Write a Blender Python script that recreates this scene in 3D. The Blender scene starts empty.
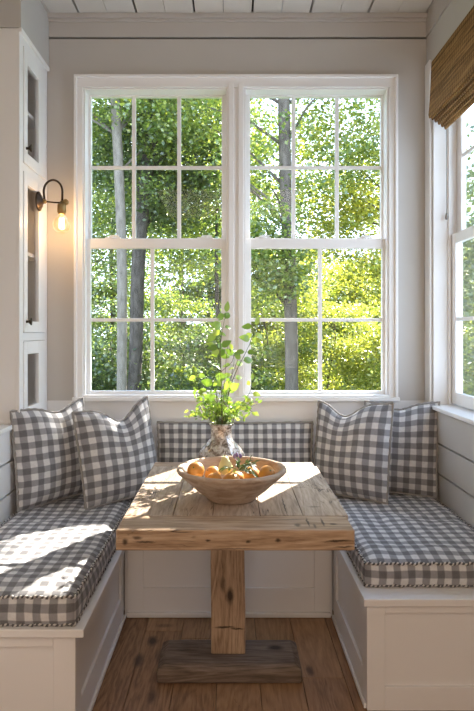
import bpy, math, random
import numpy as np
from mathutils import Vector, Matrix, noise
random.seed(7); RNG = np.random.default_rng(11)
C = bpy.context.scene.collection
PI = math.pi

# ------------------------------------------------------------------ mesh builder
class MB:
    def __init__(s): s.v = []; s.f = []; s.uv = []
    def quad(s, idx, uvs): s.f.append(tuple(idx)); s.uv.extend(uvs)
    def box(s, x0, x1, y0, y1, z0, z1):
        if x0 > x1: x0, x1 = x1, x0
        if y0 > y1: y0, y1 = y1, y0
        if z0 > z1: z0, z1 = z1, z0
        b = len(s.v)
        s.v += [(x0,y0,z0),(x1,y0,z0),(x1,y1,z0),(x0,y1,z0),(x0,y0,z1),(x1,y0,z1),(x1,y1,z1),(x0,y1,z1)]
        for q, ax in (((3,2,1,0),(0,1)),((4,5,6,7),(0,1)),((0,1,5,4),(0,2)),((2,3,7,6),(0,2)),((1,2,6,5),(1,2)),((3,0,4,7),(1,2))):
            s.quad([b+i for i in q], [(s.v[b+i][ax[0]], s.v[b+i][ax[1]]) for i in q])
        return s
    def grid(s, P, UV, flip=False):
        b = len(s.v); n = len(P); m = len(P[0])
        for r in P: s.v += [tuple(p) for p in r]
        for i in range(n-1):
            for j in range(m-1):
                q = [(i,j),(i+1,j),(i+1,j+1),(i,j+1)]
                if flip: q.reverse()
                s.quad([b+a*m+c for a, c in q], [UV[a][c] for a, c in q])
        return s
    def tube(s, pts, r, n=8, closed=False, cap=True):
        pts = [Vector(p) for p in pts]; N = len(pts)
        rr = r if isinstance(r, (list, tuple)) else [r]*N
        t0 = (pts[1]-pts[0]).normalized()
        up = Vector((0,0,1)) if abs(t0.z) < .9 else Vector((1,0,0))
        nrm = t0.cross(up).normalized()
        rings = []; L = 0; Ls = []
        for i, p in enumerate(pts):
            if closed: t = (pts[(i+1) % N]-pts[i-1])
            else: t = pts[min(i+1, N-1)]-pts[max(i-1, 0)]
            t = t.normalized() if t.length > 1e-9 else t0
            nrm = (nrm - t*nrm.dot(t)); nrm = nrm.normalized() if nrm.length > 1e-6 else t.orthogonal().normalized()
            bn = t.cross(nrm)
            rings.append([p + (nrm*math.cos(2*PI*k/n) + bn*math.sin(2*PI*k/n))*rr[i] for k in range(n)])
            if i: L += (p-pts[i-1]).length
            Ls.append(L)
        b = len(s.v)
        for R in rings: s.v += [tuple(q) for q in R]
        for i in range(N if closed else N-1):
            j = (i+1) % N
            La, Lb = Ls[i], (Ls[j] if j else L+(pts[0]-pts[-1]).length)
            for k in range(n):
                k2 = (k+1) % n
                s.quad([b+i*n+k, b+i*n+k2, b+j*n+k2, b+j*n+k], [(k/n,La),((k+1)/n,La),((k+1)/n,Lb),(k/n,Lb)])
        if cap and not closed:
            s.quad([b+k for k in reversed(range(n))], [(0,0)]*n)
            s.quad([b+(N-1)*n+k for k in range(n)], [(0,0)]*n)
        return s
    def lathe(s, prof, c=(0,0,0), n=40, axis='z'):
        P = []; UV = []
        for i, (r, h) in enumerate(prof):
            row = []; ur = []
            for k in range(n+1):
                a = 2*PI*(k % n)/n
                if axis == 'z': p = (c[0]+r*math.cos(a), c[1]+r*math.sin(a), c[2]+h)
                elif axis == 'x': p = (c[0]+h, c[1]+r*math.cos(a), c[2]+r*math.sin(a))
                else: p = (c[0]+r*math.cos(a), c[1]+h, c[2]-r*math.sin(a))
                row.append(p); ur.append((k/n, i/len(prof)))
            P.append(row); UV.append(ur)
        return s.grid(P, UV, flip=True)
    def build(s, name, mat, parent=None, local=False, smooth=False, bevel=0, weld=False, subsurf=0):
        me = bpy.data.meshes.new(name)
        v = s.v
        if parent is not None and not local:
            o = parent['_w']; v = [(a-o[0], b-o[1], c-o[2]) for a, b, c in v]
        me.from_pydata(v, [], s.f)
        uvl = me.uv_layers.new(name='UVMap')
        flat = np.array(s.uv, dtype=np.float32).ravel()
        uvl.data.foreach_set('uv', flat)
        if weld:
            import bmesh
            bm = bmesh.new(); bm.from_mesh(me); bmesh.ops.remove_doubles(bm, verts=bm.verts, dist=1e-5); bm.to_mesh(me); bm.free()
        if smooth: me.polygons.foreach_set('use_smooth', [True]*len(me.polygons))
        me.materials.append(mat)
        ob = bpy.data.objects.new(name, me); C.objects.link(ob)
        if parent is not None: ob.parent = parent
        if bevel:
            m = ob.modifiers.new('bevel', 'BEVEL'); m.width = bevel; m.segments = 2; m.limit_method = 'ANGLE'; m.angle_limit = .7
        if subsurf:
            m = ob.modifiers.new('sub', 'SUBSURF'); m.levels = subsurf; m.render_levels = subsurf
        W[ob.name] = (0,0,0)
        return ob
W = {}

def empty(name, loc=(0,0,0), label=None, cat=None, group=None, kind=None):
    o = bpy.data.objects.new(name, None); C.objects.link(o)
    o.location = loc; o.empty_display_size = .05; o['_w'] = list(loc)
    tag(o, label, cat, group, kind); return o
def tag(o, label=None, cat=None, group=None, kind=None):
    if label: o['label'] = label
    if cat: o['category'] = cat
    if group: o['group'] = group
    if kind: o['kind'] = kind
    return o
def sub(name, mb, mat, parent_mesh, root, **kw):
    """sub-part: mesh child of a part (part's origin coincides with the root's)"""
    ob = mb.build(name, mat, root, **kw); ob.parent = parent_mesh; return ob

# ------------------------------------------------------------------ materials
def newmat(name):
    m = bpy.data.materials.new(name); m.use_nodes = True
    nt = m.node_tree; nt.nodes.clear()
    out = nt.nodes.new('ShaderNodeOutputMaterial'); return m, nt, out
def N(nt, t, **kw):
    n = nt.nodes.new(t)
    for k, v in kw.items():
        if k.startswith('i_'):
            key = k[2:].replace('_', ' ')
            n.inputs[int(key) if key.isdigit() else key].default_value = v
        else: setattr(n, k, v)
    return n
def ramp(nt, stops, fac=None, interp='LINEAR'):
    r = nt.nodes.new('ShaderNodeValToRGB'); r.color_ramp.interpolation = interp
    e = r.color_ramp.elements
    while len(e) < len(stops): e.new(.5)
    for i, (p, c) in enumerate(stops): e[i].position = p; e[i].color = (*c, 1) if len(c) == 3 else c
    if fac is not None: nt.links.new(fac, r.inputs[0])
    return r
def math_(nt, op, a, b=None, c=None):
    n = nt.nodes.new('ShaderNodeMath'); n.operation = op
    for i, x in enumerate((a, b, c)):
        if x is None: continue
        if isinstance(x, (int, float)): n.inputs[i].default_value = x
        else: nt.links.new(x, n.inputs[i])
    return n.outputs[0]
def mixc(nt, fac, a, b, mode='MIX'):
    n = nt.nodes.new('ShaderNodeMix'); n.data_type = 'RGBA'; n.blend_type = mode
    for i, x in ((0, fac), (6, a), (7, b)):
        if isinstance(x, (int, float)): n.inputs[i].default_value = x
        elif isinstance(x, tuple): n.inputs[i].default_value = (*x, 1) if len(x) == 3 else x
        else: nt.links.new(x, n.inputs[i])
    return n.outputs[2]
def prin(nt, out, base, rough=.5, metal=0, bump=None, bstr=.3, bdist=.002, spec=.5, **kw):
    p = nt.nodes.new('ShaderNodeBsdfPrincipled')
    if isinstance(base, tuple): p.inputs['Base Color'].default_value = (*base, 1)
    else: nt.links.new(base, p.inputs['Base Color'])
    if isinstance(rough, (int, float)): p.inputs['Roughness'].default_value = rough
    else: nt.links.new(rough, p.inputs['Roughness'])
    p.inputs['Metallic'].default_value = metal; p.inputs['Specular IOR Level'].default_value = spec
    for k, v in kw.items(): p.inputs[k.replace('_', ' ')].default_value = v
    if bump is not None:
        b = nt.nodes.new('ShaderNodeBump'); b.inputs['Strength'].default_value = bstr; b.inputs['Distance'].default_value = bdist
        nt.links.new(bump, b.inputs['Height']); nt.links.new(b.outputs[0], p.inputs['Normal'])
    nt.links.new(p.outputs[0], out.inputs[0]); return p
def coord(nt, kind='Object', scale=(1,1,1)):
    t = nt.nodes.new('ShaderNodeTexCoord'); m = nt.nodes.new('ShaderNodeMapping'); m.inputs['Scale'].default_value = scale
    nt.links.new(t.outputs[kind], m.inputs[0]); return m.outputs[0]
def noise_(nt, vec, scale, detail=4, rough=.55, dist=0):
    n = N(nt, 'ShaderNodeTexNoise'); n.inputs['Scale'].default_value = scale; n.inputs['Detail'].default_value = detail
    n.inputs['Roughness'].default_value = rough; n.inputs['Distortion'].default_value = dist
    nt.links.new(vec, n.inputs['Vector']); return n.outputs[0]

def paint(name, col, rough=.5, var=.04):
    m, nt, out = newmat(name); v = coord(nt)
    n1 = noise_(nt, v, 3.0, 3); n2 = noise_(nt, v, 160, 2)
    c = mixc(nt, n1, tuple(x*(1-var) for x in col), tuple(min(1, x*(1+var)) for x in col))
    prin(nt, out, c, rough, bump=n2, bstr=.12, bdist=.001, spec=.35); return m
def plain(name, col, rough=.5, metal=0, **kw):
    m, nt, out = newmat(name); v = coord(nt); n1 = noise_(nt, v, 25, 4)
    c = mixc(nt, n1, tuple(x*.82 for x in col), tuple(min(1, x*1.15) for x in col))
    prin(nt, out, c, rough, metal, bump=n1, bstr=.1, **kw); return m

def wood(name, cols, axis='y', scale=1.0, rough=.55, knots=.5, crack=.4, bstr=.35, marks=()):
    """cols dark->light; grain runs along axis"""
    m, nt, out = newmat(name)
    tc = nt.nodes.new('ShaderNodeTexCoord'); geo = nt.nodes.new('ShaderNodeNewGeometry')
    rnd = geo.outputs['Random Per Island']
    off = nt.nodes.new('ShaderNodeCombineXYZ')
    for i, k in enumerate((13.1, 7.7, 5.3)): nt.links.new(math_(nt, 'MULTIPLY', rnd, k), off.inputs[i])
    add = nt.nodes.new('ShaderNodeVectorMath'); add.operation = 'ADD'
    nt.links.new(tc.outputs['Object'], add.inputs[0]); nt.links.new(off.outputs[0], add.inputs[1])
    mp = nt.nodes.new('ShaderNodeMapping'); sc = {'x': (.10,1,1), 'y': (1,.10,1), 'z': (1,1,.10)}[axis]
    mp.inputs['Scale'].default_value = sc; nt.links.new(add.outputs[0], mp.inputs[0])
    V = mp.outputs[0]
    big = noise_(nt, V, 9*scale, 3, .5, .8)
    fine = noise_(nt, V, 120*scale, 3, .65, .2)
    # growth rings
    ring = math_(nt, 'FRACT', math_(nt, 'MULTIPLY', big, 9.0))
    ring = math_(nt, 'PINGPONG', ring, .5)
    g = math_(nt, 'ADD', math_(nt, 'MULTIPLY', ring, .55), math_(nt, 'MULTIPLY', fine, .75))
    g = math_(nt, 'ADD', g, math_(nt, 'MULTIPLY', math_(nt, 'SUBTRACT', rnd, .5), .28))
    r = ramp(nt, [(.18, cols[0]), (.5, cols[1]), (.85, cols[2])], g)
    # knots
    mp2 = nt.nodes.new('ShaderNodeMapping'); mp2.inputs['Scale'].default_value = {'x': (.45,1,1), 'y': (1,.45,1), 'z': (1,1,.45)}[axis]
    nt.links.new(add.outputs[0], mp2.inputs[0])
    vo = nt.nodes.new('ShaderNodeTexVoronoi'); vo.inputs['Scale'].default_value = 4.2*scale; nt.links.new(mp2.outputs[0], vo.inputs[0])
    kk = math_(nt, 'ADD', vo.outputs['Distance'], math_(nt, 'MULTIPLY', fine, .10))
    kr = ramp(nt, [(.07, (1,1,1)), (.20, (0,0,0))], kk)
    pick = math_(nt, 'GREATER_THAN', N_sep(nt, vo.outputs['Color']), 1-knots)
    kf = math_(nt, 'MULTIPLY', kr.outputs[0], pick)
    c = mixc(nt, math_(nt, 'MULTIPLY', kf, .85), r.outputs[0], tuple(x*.22 for x in cols[0]))
    # cracks
    cr = noise_(nt, V, 26*scale, 2, .5, 1.2)
    cf = ramp(nt, [(.485, (0,0,0)), (.5, (1,1,1)), (.515, (0,0,0))], cr)
    gate = ramp(nt, [(.56, (0,0,0)), (.62, (1,1,1))], noise_(nt, add.outputs[0], 5*scale, 2))
    cf = math_(nt, 'MULTIPLY', math_(nt, 'MULTIPLY', cf.outputs[0], gate.outputs[0]), crack)
    c = mixc(nt, cf, c, tuple(x*.2 for x in cols[0]))
    # individual knots, nail holes and splits: (centre, half sizes, darkness)
    nz = nt.nodes.new('ShaderNodeTexNoise'); nz.inputs['Scale'].default_value = 38; nz.inputs['Detail'].default_value = 3
    nt.links.new(tc.outputs['Object'], nz.inputs['Vector'])
    wob = nt.nodes.new('ShaderNodeVectorMath'); wob.operation = 'MULTIPLY_ADD'; wob.inputs[1].default_value = (.012,.012,.012); wob.inputs[2].default_value = (-.006,-.006,-.006)
    nt.links.new(nz.outputs['Color'], wob.inputs[0])
    pw_ = nt.nodes.new('ShaderNodeVectorMath'); nt.links.new(tc.outputs['Object'], pw_.inputs[0]); nt.links.new(wob.outputs[0], pw_.inputs[1])
    for (mc, mh, md) in marks:
        a_ = nt.nodes.new('ShaderNodeVectorMath'); a_.operation = 'SUBTRACT'; nt.links.new(pw_.outputs[0], a_.inputs[0]); a_.inputs[1].default_value = mc
        b_ = nt.nodes.new('ShaderNodeVectorMath'); b_.operation = 'DIVIDE'; nt.links.new(a_.outputs[0], b_.inputs[0]); b_.inputs[1].default_value = mh
        l_ = nt.nodes.new('ShaderNodeVectorMath'); l_.operation = 'LENGTH'; nt.links.new(b_.outputs[0], l_.inputs[0])
        k_ = ramp(nt, [(.35, (1,1,1)), (1.0, (0,0,0))], l_.outputs['Value'])
        c = mixc(nt, math_(nt, 'MULTIPLY', k_.outputs[0], md), c, tuple(x*.18 for x in cols[0]))
    h = math_(nt, 'SUBTRACT', math_(nt, 'MULTIPLY', fine, .5), math_(nt, 'ADD', cf, math_(nt, 'MULTIPLY', kf, .4)))
    prin(nt, out, c, rough, bump=h, bstr=bstr, bdist=.003, spec=.35)
    return m
def N_sep(nt, col):
    s = nt.nodes.new('ShaderNodeSeparateColor'); nt.links.new(col, s.inputs[0]); return s.outputs[0]

def gingham(name, p=.06, w=(.80,.795,.79), mid=(.30,.30,.315), dk=(.095,.095,.105), ratio=1.0):
    m, nt, out = newmat(name)
    tc = nt.nodes.new('ShaderNodeTexCoord'); sp = nt.nodes.new('ShaderNodeSeparateXYZ')
    # slight waviness of the cloth
    nz = N(nt, 'ShaderNodeTexNoise'); nz.inputs['Scale'].default_value = 14; nt.links.new(tc.outputs['UV'], nz.inputs['Vector'])
    vm = nt.nodes.new('ShaderNodeVectorMath'); vm.operation = 'MULTIPLY_ADD'; vm.inputs[1].default_value = (.008,.008,0)
    nt.links.new(nz.outputs['Color'], vm.inputs[0]); nt.links.new(tc.outputs['UV'], vm.inputs[2])
    nt.links.new(vm.outputs[0], sp.inputs[0])
    def stripe(o, pp):
        d = math_(nt, 'PINGPONG', o, pp/2)
        mr = nt.nodes.new('ShaderNodeMapRange'); mr.interpolation_type = 'SMOOTHSTEP'
        mr.inputs[1].default_value = pp*.25-.0022; mr.inputs[2].default_value = pp*.25+.0022
        nt.links.new(d, mr.inputs[0]); return mr.outputs[0]
    a = stripe(sp.outputs[0], p); b = stripe(sp.outputs[1], p*ratio)
    sm = math_(nt, 'MULTIPLY', math_(nt, 'ADD', a, b), .5)
    r = ramp(nt, [(0, w), (.5, mid), (1, dk)], sm)
    weave = noise_(nt, tc.outputs['UV'], 420, 2, .6)
    slub = noise_(nt, tc.outputs['UV'], 60, 3, .6)
    c = mixc(nt, math_(nt, 'MULTIPLY', weave, .55), r.outputs[0], (.33,.32,.32))
    c = mixc(nt, .35, c, ramp(nt, [(.3, (.75,.75,.75)), (.7, (1.15,1.15,1.15))], slub).outputs[0], 'MULTIPLY')
    p_ = prin(nt, out, c, .92, bump=weave, bstr=.5, bdist=.0015, spec=.1, Sheen_Weight=.15)
    return m

def twist(name):
    m, nt, out = newmat(name); tc = nt.nodes.new('ShaderNodeTexCoord'); sp = nt.nodes.new('ShaderNodeSeparateXYZ')
    nt.links.new(tc.outputs['UV'], sp.inputs[0])
    f = math_(nt, 'FRACT', math_(nt, 'ADD', math_(nt, 'MULTIPLY', sp.outputs[1], 55), sp.outputs[0]))
    r = ramp(nt, [(.42, (.62,.60,.57)), (.5, (.12,.115,.12))], math_(nt, 'PINGPONG', f, .5) if False else f)
    nz = noise_(nt, tc.outputs['UV'], 300, 2)
    prin(nt, out, r.outputs[0], .9, bump=nz, bstr=.6, spec=.1); return m

def glass(name, tint=(1,1,1), gl=.06):
    m, nt, out = newmat(name)
    t = nt.nodes.new('ShaderNodeBsdfTransparent'); t.inputs[0].default_value = (*tint, 1)
    g = nt.nodes.new('ShaderNodeBsdfGlossy'); g.inputs['Roughness'].default_value = .01
    lw = nt.nodes.new('ShaderNodeFresnel'); lw.inputs[0].default_value = 1.45
    f = math_(nt, 'MULTIPLY', lw.outputs[0], .3)
    mx = nt.nodes.new('ShaderNodeMixShader'); nt.links.new(f, mx.inputs[0]); nt.links.new(t.outputs[0], mx.inputs[1]); nt.links.new(g.outputs[0], mx.inputs[2])
    nt.links.new(mx.outputs[0], out.inputs[0]); return m

def leafmat(name, c1, c2, c3, trans=.55, gloss=.12):
    m, nt, out = newmat(name); geo = nt.nodes.new('ShaderNodeNewGeometry')
    r = ramp(nt, [(0, c1), (.5, c2), (1, c3)], geo.outputs['Random Per Island'])
    d = nt.nodes.new('ShaderNodeBsdfDiffuse'); t = nt.nodes.new('ShaderNodeBsdfTranslucent')
    nt.links.new(r.outputs[0], d.inputs[0])
    tcx = mixc(nt, 1.0, r.outputs[0], (1.25,1.22,.72), 'MULTIPLY'); nt.links.new(tcx, t.inputs[0])
    mx = nt.nodes.new('ShaderNodeMixShader'); mx.inputs[0].default_value = trans
    nt.links.new(d.outputs[0], mx.inputs[1]); nt.links.new(t.outputs[0], mx.inputs[2])
    g = nt.nodes.new('ShaderNodeBsdfGlossy'); g.inputs['Roughness'].default_value = .45
    m2 = nt.nodes.new('ShaderNodeMixShader'); m2.inputs[0].default_value = gloss
    nt.links.new(mx.outputs[0], m2.inputs[1]); nt.links.new(g.outputs[0], m2.inputs[2])
    nt.links.new(m2.outputs[0], out.inputs[0]); return m

def bark(name, c1, c2):
    m, nt, out = newmat(name); v = coord(nt, 'Object', (1,1,.3)); n = noise_(nt, v, 18, 5, .65)
    r = ramp(nt, [(.3, c1), (.7, c2)], n); prin(nt, out, r.outputs[0], .9, bump=n, bstr=.6, bdist=.02, spec=.1); return m

M = {}
M['wall'] = paint('wall paint', (.54,.515,.485), .6)
M['ceil'] = paint('ceiling paint', (.70,.68,.64), .6)
M['white'] = paint('white trim paint', (.86,.85,.84), .38, .015)
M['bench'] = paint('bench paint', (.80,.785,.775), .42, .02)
M['gap'] = paint('groove shade tone', (.035,.032,.03), .9)  # near-black backing colour stands in for shade between boards
M['gapl'] = paint('fine groove shade tone', (.30,.29,.27), .9)
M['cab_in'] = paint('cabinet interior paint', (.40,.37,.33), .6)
M['floor'] = wood('oak floor boards', [(.15,.075,.034), (.30,.165,.082), (.42,.25,.13)], 'y', 1.0, .42, .45, .35, .2, marks=[
    ((-.35,2.72,0),(.030,.055,.02),.95), ((-.39,2.56,0),(.028,.07,.02),.8), ((-.31,2.86,0),(.05,.025,.02),.5), ((.33,2.48,0),(.02,.05,.02),.7), ((-.30,2.30,0),(.02,.05,.02),.6)])
M['table'] = wood('weathered table boards', [(.24,.165,.11), (.45,.34,.25), (.62,.50,.39)], 'y', 1.0, .6, .25, 1.0, .6, marks=[
    ((.20,-.30,.76),(.004,.16,.02),.9), ((.27,-.05,.76),(.06,.004,.02),.8), ((.10,-.20,.76),(.003,.09,.02),.7), ((-.22,-.28,.76),(.003,.12,.02),.6), ((.31,-.32,.76),(.03,.012,.02),.5)])
M['tablex'] = wood('weathered end board', [(.23,.14,.08), (.46,.32,.21), (.62,.48,.35)], 'x', 1.0, .6, .75, 1.0, .7, marks=[
    ((-.275,-.58,.722),(.045,.02,.005),.9), ((-.30,-.58,.735),(.02,.02,.008),.8), ((-.07,-.58,.726),(.012,.02,.005),.95), ((.060,-.58,.722),(.010,.02,.007),.95),
    ((.155,-.58,.726),(.012,.02,.008),.95), ((.35,-.58,.724),(.06,.02,.0045),.95), ((.37,-.58,.705),(.04,.02,.004),.8), ((-.34,-.58,.722),(.012,.02,.014),.9), ((.02,-.58,.70),(.09,.02,.003),.6),
    ((.225,-.53,.76),(.014,.022,.02),.7), ((.262,-.50,.76),(.005,.06,.02),.85), ((.280,-.54,.76),(.006,.03,.02),.6), ((.312,-.50,.76),(.005,.055,.02),.85), ((.345,-.52,.76),(.016,.014,.02),.8), ((.20,-.47,.76),(.10,.006,.02),.6), ((-.2,-.49,.76),(.12,.003,.02),.5)])
M['post'] = wood('rough post timber', [(.20,.125,.075), (.42,.29,.19), (.58,.43,.30)], 'z', 1.1, .7, .6, .6, .7, marks=[
    ((.0,-.05,.315),(.020,.03,.045),.95), ((-.03,-.05,.36),(.014,.03,.04),.7), ((-.02,-.05,.185),(.055,.03,.006),.95), ((.03,-.05,.178),(.035,.03,.005),.95)])
M['foot'] = wood('grey brown foot timber', [(.075,.055,.04), (.17,.125,.095), (.28,.215,.17)], 'x', 1.1, .75, .5, .6, .7, marks=[((.19,.0,.074),(.045,.03,.02),.9), ((-.2,-.02,.074),(.09,.006,.02),.6)])
M['ging'] = gingham('grey gingham linen', .062)
M['gingb'] = gingham('grey gingham bolster linen', .052, dk=(.06,.062,.075))
M['gings'] = gingham('grey gingham seat linen', .056)
M['twist'] = twist('twisted cord piping')
M['linen'] = plain('plain linen edging', (.30,.285,.27), .95)
M['glass'] = glass('window glass')
M['iron'] = plain('dark bronze metal', (.06,.042,.03), .42, .85)
M['brass'] = plain('aged brass', (.32,.22,.10), .38, .9)
M['bark_pale'] = bark('pale bark', (.13,.11,.09), (.27,.235,.20))
M['bark_dark'] = bark('dark bark', (.045,.038,.033), (.14,.12,.105))
M['bark_mid'] = bark('grey bark', (.075,.062,.05), (.19,.16,.135))
M['leaf_a'] = leafmat('maple leaves', (.075,.14,.028), (.17,.245,.045), (.37,.41,.075))
M['leaf_b'] = leafmat('dark green leaves', (.04,.075,.03), (.085,.14,.042), (.20,.26,.065))
M['leaf_c'] = leafmat('yellow green leaves', (.16,.23,.035), (.36,.40,.06), (.58,.55,.13))
M['leaf_p'] = leafmat('potted branch leaves', (.17,.33,.04), (.30,.48,.07), (.50,.62,.13), .5)

# ------------------------------------------------------------------ camera
cam = bpy.data.cameras.new('camera'); co = bpy.data.objects.new('camera', cam); C.objects.link(co)
co.location = (0,0,1.4); co.rotation_euler = (PI/2,0,0)
cam.sensor_fit = 'VERTICAL'; cam.sensor_height = 36; cam.lens = 600/711*36
cam.shift_x = 7/711; cam.shift_y = -23.5/711; cam.clip_start = .05; cam.clip_end = 300
bpy.context.scene.camera = co
def at(px, py, y):   # image point -> world point at depth y
    s = 600/y; return Vector(((px-230)/s, y, 1.4-(py-332)/s))

YB = 3.39       # back wall face
XR = 1.11; XL = -1.07; XO = XR+.160
ZC = 3.19
def struct(o): return tag(o, kind='structure')

# ------------------------------------------------------------------ room shell
fl = MB(); x = -1.6; k = 0
while x < 1.6:
    w = .172
    y = -3.2 + (k*0.83 % 1.4) - 1.4
    while y < 3.6:
        y1 = y+1.5+.3*((k*7) % 3)
        fl.box(x, x+w-.002, max(y, -3.2), min(y1-.002, 3.6), -.03, 0)
        y = y1
    x += w; k += 1
struct(fl.build('floor', M['floor'], bevel=.0012))
struct(MB().box(-1.7,1.7,-3.3,3.65,-.12,-.03).build('floor_underlay', M['gap']))

# ceiling boards (run towards the window); wide dark gaps and fine joints between them
cl = MB(); xs = []
k0 = -.2-.325*5
for i in range(12):
    a = k0+i*.325; cl.box(a+.0055, a+.1615, -3.2, YB+.05, ZC, ZC+.035); cl.box(a+.1640, a+.3195, -3.2, YB+.05, ZC, ZC+.035)
struct(cl.build('ceiling', M['ceil'], bevel=.0008))
struct(MB().box(-1.9,XO+.25,-3.3,3.65,ZC+.034,ZC+.15).build('ceiling_backing', M['gap']))

OX0, OX1, OZ0, OZ1 = -.845, .912, 1.035, 2.805       # window opening, back wall
wb = MB()
wb.box(-1.7, OX0, YB, 3.52, 1.013, OZ1); wb.box(OX1, XO, YB, 3.52, 1.013, OZ1); wb.box(-1.7, XO, YB, 3.52, OZ1, 3.055)
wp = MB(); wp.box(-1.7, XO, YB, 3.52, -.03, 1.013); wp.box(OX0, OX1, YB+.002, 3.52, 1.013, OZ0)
struct(wp.build('wall_back_bounce_lit', M['bench']))  # wall below the sill coloured lighter to stand in for bounced light
struct(wb.build('wall_back', M['wall']))
struct(MB().box(-1.7,XO,YB+.02,3.52,3.055,ZC+.1).build('wall_back_groove', M['gap']))
t = MB(); t.box(-1.1,1.2,YB-.002,YB+.03,3.067,3.21); struct(t.build('trim_frieze', M['wall'], bevel=.001))
t = MB(); t.box(-1.05,XR,YB-.028,YB,3.165,ZC); t.box(-1.05,XR,YB-.014,YB,3.150,3.166); struct(t.build('trim_crown', M['wall'], bevel=.003))
# right wall with window opening and shiplap below it
RY0, RY1 = 1.95, 3.30
wr = MB()
def shiplap(mb, xa, xb, y0, y1, z0, z1, gaps, g=.010):
    z = z0
    for q in gaps+[z1]:
        mb.box(xa, xb, y0, y1, z, q-(g if q != z1 else 0)); z = q
shiplap(wr, XR, XR+.02, -3.2, YB, 0, .99, [.175,.335,.49,.65,.81])
wr.box(XR, XR+.02, -3.2, RY0, .99, 3.06); wr.box(XR, XR+.02, RY1, YB, .99, 3.06); wr.box(XR, XR+.02, RY0, RY1, 2.84, 3.06)
wr.box(XR-.004, XR+.02, -3.2, YB, 3.067, ZC)
struct(wr.build('wall_right', M['wall'], bevel=.001))
wr = MB()
for a, b, c, d in ((-3.3,3.389,-.1,.98), (-3.3,3.389,2.86,ZC+.1), (-3.3,1.93,.98,2.86), (3.32,3.389,.98,2.86)): wr.box(XR+.0185, XO, a, b, c, d)
struct(wr.build('wall_right_core', M['gap']))
# left half wall with shiplap, deep ledge, upper wall
wl = MB(); shiplap(wl, XL-.02, XL, -3.2, YB, 0, .925, [.155,.31,.465,.62,.775]); struct(wl.build('wall_left', M['bench'], bevel=.001))
struct(MB().box(-1.70,XL-.0185,-3.3,3.389,-.1,.925).build('wall_left_core', M['gap']))
struct(MB().box(-1.46,XL+.012,-3.2,YB,.925,.948).build('trim_ledge', M['white'], bevel=.003))
struct(MB().box(-1.70,-1.46,-3.3,3.389,.926,ZC+.1).build('wall_left_upper', M['wall']))
struct(MB().box(-1.7,1.7,-3.35,-3.2,-.1,ZC+.1).build('wall_rear', M['wall']))
t = MB(); t.box(-1.458,-1.022,2.935,YB-.001,2.892,ZC-.001); struct(t.build('trim_soffit', M['wall'], bevel=.002))

# ------------------------------------------------------------------ back windows
tr = MB()
cy = YB-.022
# flat casing, back band and inner stop : left, right, top, bottom
for (a, b, c, d) in ((-.862,-.826,1.033,2.775), (.893,.929,1.033,2.775), (-.862,.929,2.775,2.83), (-.826,.893,1.033,1.045)): tr.box(a, b, cy, YB+.10, c, d)
for (a, b, c, d) in ((-.874,-.858,1.034,2.826), (.925,.941,1.034,2.826), (-.874,.941,2.826,2.842)): tr.box(a, b, cy-.016, YB, c, d)
for (a, b, c, d) in ((-.826,-.816,1.045,2.765), (.883,.893,1.045,2.765), (-.826,.893,2.765,2.775)): tr.box(a, b, cy+.012, YB+.12, c, d)
tr.box(-.884, .951, YB-.035, YB+.10, 1.012, 1.034)                       # stool
struct(tr.build('trim_casing', M['white'], bevel=.003))
mu = MB(); mu.box(-.022,.090,YB-.012,YB+.12,1.034,2.80); mu.box(-.008,.022,YB-.024,YB,1.034,2.80); mu.box(.046,.076,YB-.024,YB,1.034,2.80)
struct(mu.build('trim_mullion', M['white'], bevel=.003))

def sash(name, root, gx0, gx1, gz0, gz1, y, th, sx0, sx1, sz0, sz1, vm, hm, axis='x', mw=.011):
    f = MB()
    def B(a, b, c, d, q=0, r=0):
        if axis == 'x': f.box(a, b, y+q, y+th-r, c, d)
        else: f.box(y+q, y+th-r, a, b, c, d)
    B(sx0, gx0, sz0, sz1); B(gx1, sx1, sz0, sz1); B(gx0, gx1, sz0, gz0); B(gx0, gx1, gz1, sz1)
    for v in vm: B(v-mw, v+mw, gz0, gz1, .006, .006)
    for h in hm: B(gx0, gx1, h-mw*.9, h+mw*.9, .007, .007)
    s = f.build(name, M['white'], root, bevel=.0025)
    g = MB(); q = y+th*.5
    if axis == 'x': g.box(gx0-.004, gx1+.004, q-.002, q+.002, gz0-.004, gz1+.004)
    else: g.box(q-.002, q+.002, gx0-.004, gx1+.004, gz0-.004, gz1+.004)
    sub('pane', g, M['glass'], s, root)
    return s
def lock(root, x, z, y):
    m = MB(); m.lathe([(0,0),(.026,0),(.027,.009),(.018,.018),(.0,.020)], (x, y, z), 16)
    m.box(x-.044, x+.044, y-.012, y+.012, z-.001, z+.008); m.box(x-.004, x+.036, y-.020, y-.006, z+.009, z+.019)
    m.build('sash_lock', M['white'], root, bevel=.001)
for nm, lx0, lx1, uv, lv, g0, g1 in (('window_1', -.826, -.022, [-.555,-.294], [-.444], -.800, -.048), ('window_2', .090, .893, [.367,.618], [.515], .116, .870)):
    r = empty(nm, ((lx0+lx1)/2, YB+.05, 1.035), kind='structure')
    sash('upper_sash', r, g0, g1, 1.940, 2.756, YB+.066, .032, lx0, lx1, 1.895, 2.80, uv, [2.349])
    sash('lower_sash', r, g0+.004, g1-.002, 1.064, 1.876, YB+.030, .032, lx0, lx1, 1.034, 1.932, lv, [1.469])
    for q in ((-.668,-.142) if nm == 'window_1' else (.188,.770)): lock(r, q, 1.932, YB+.040)
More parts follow.
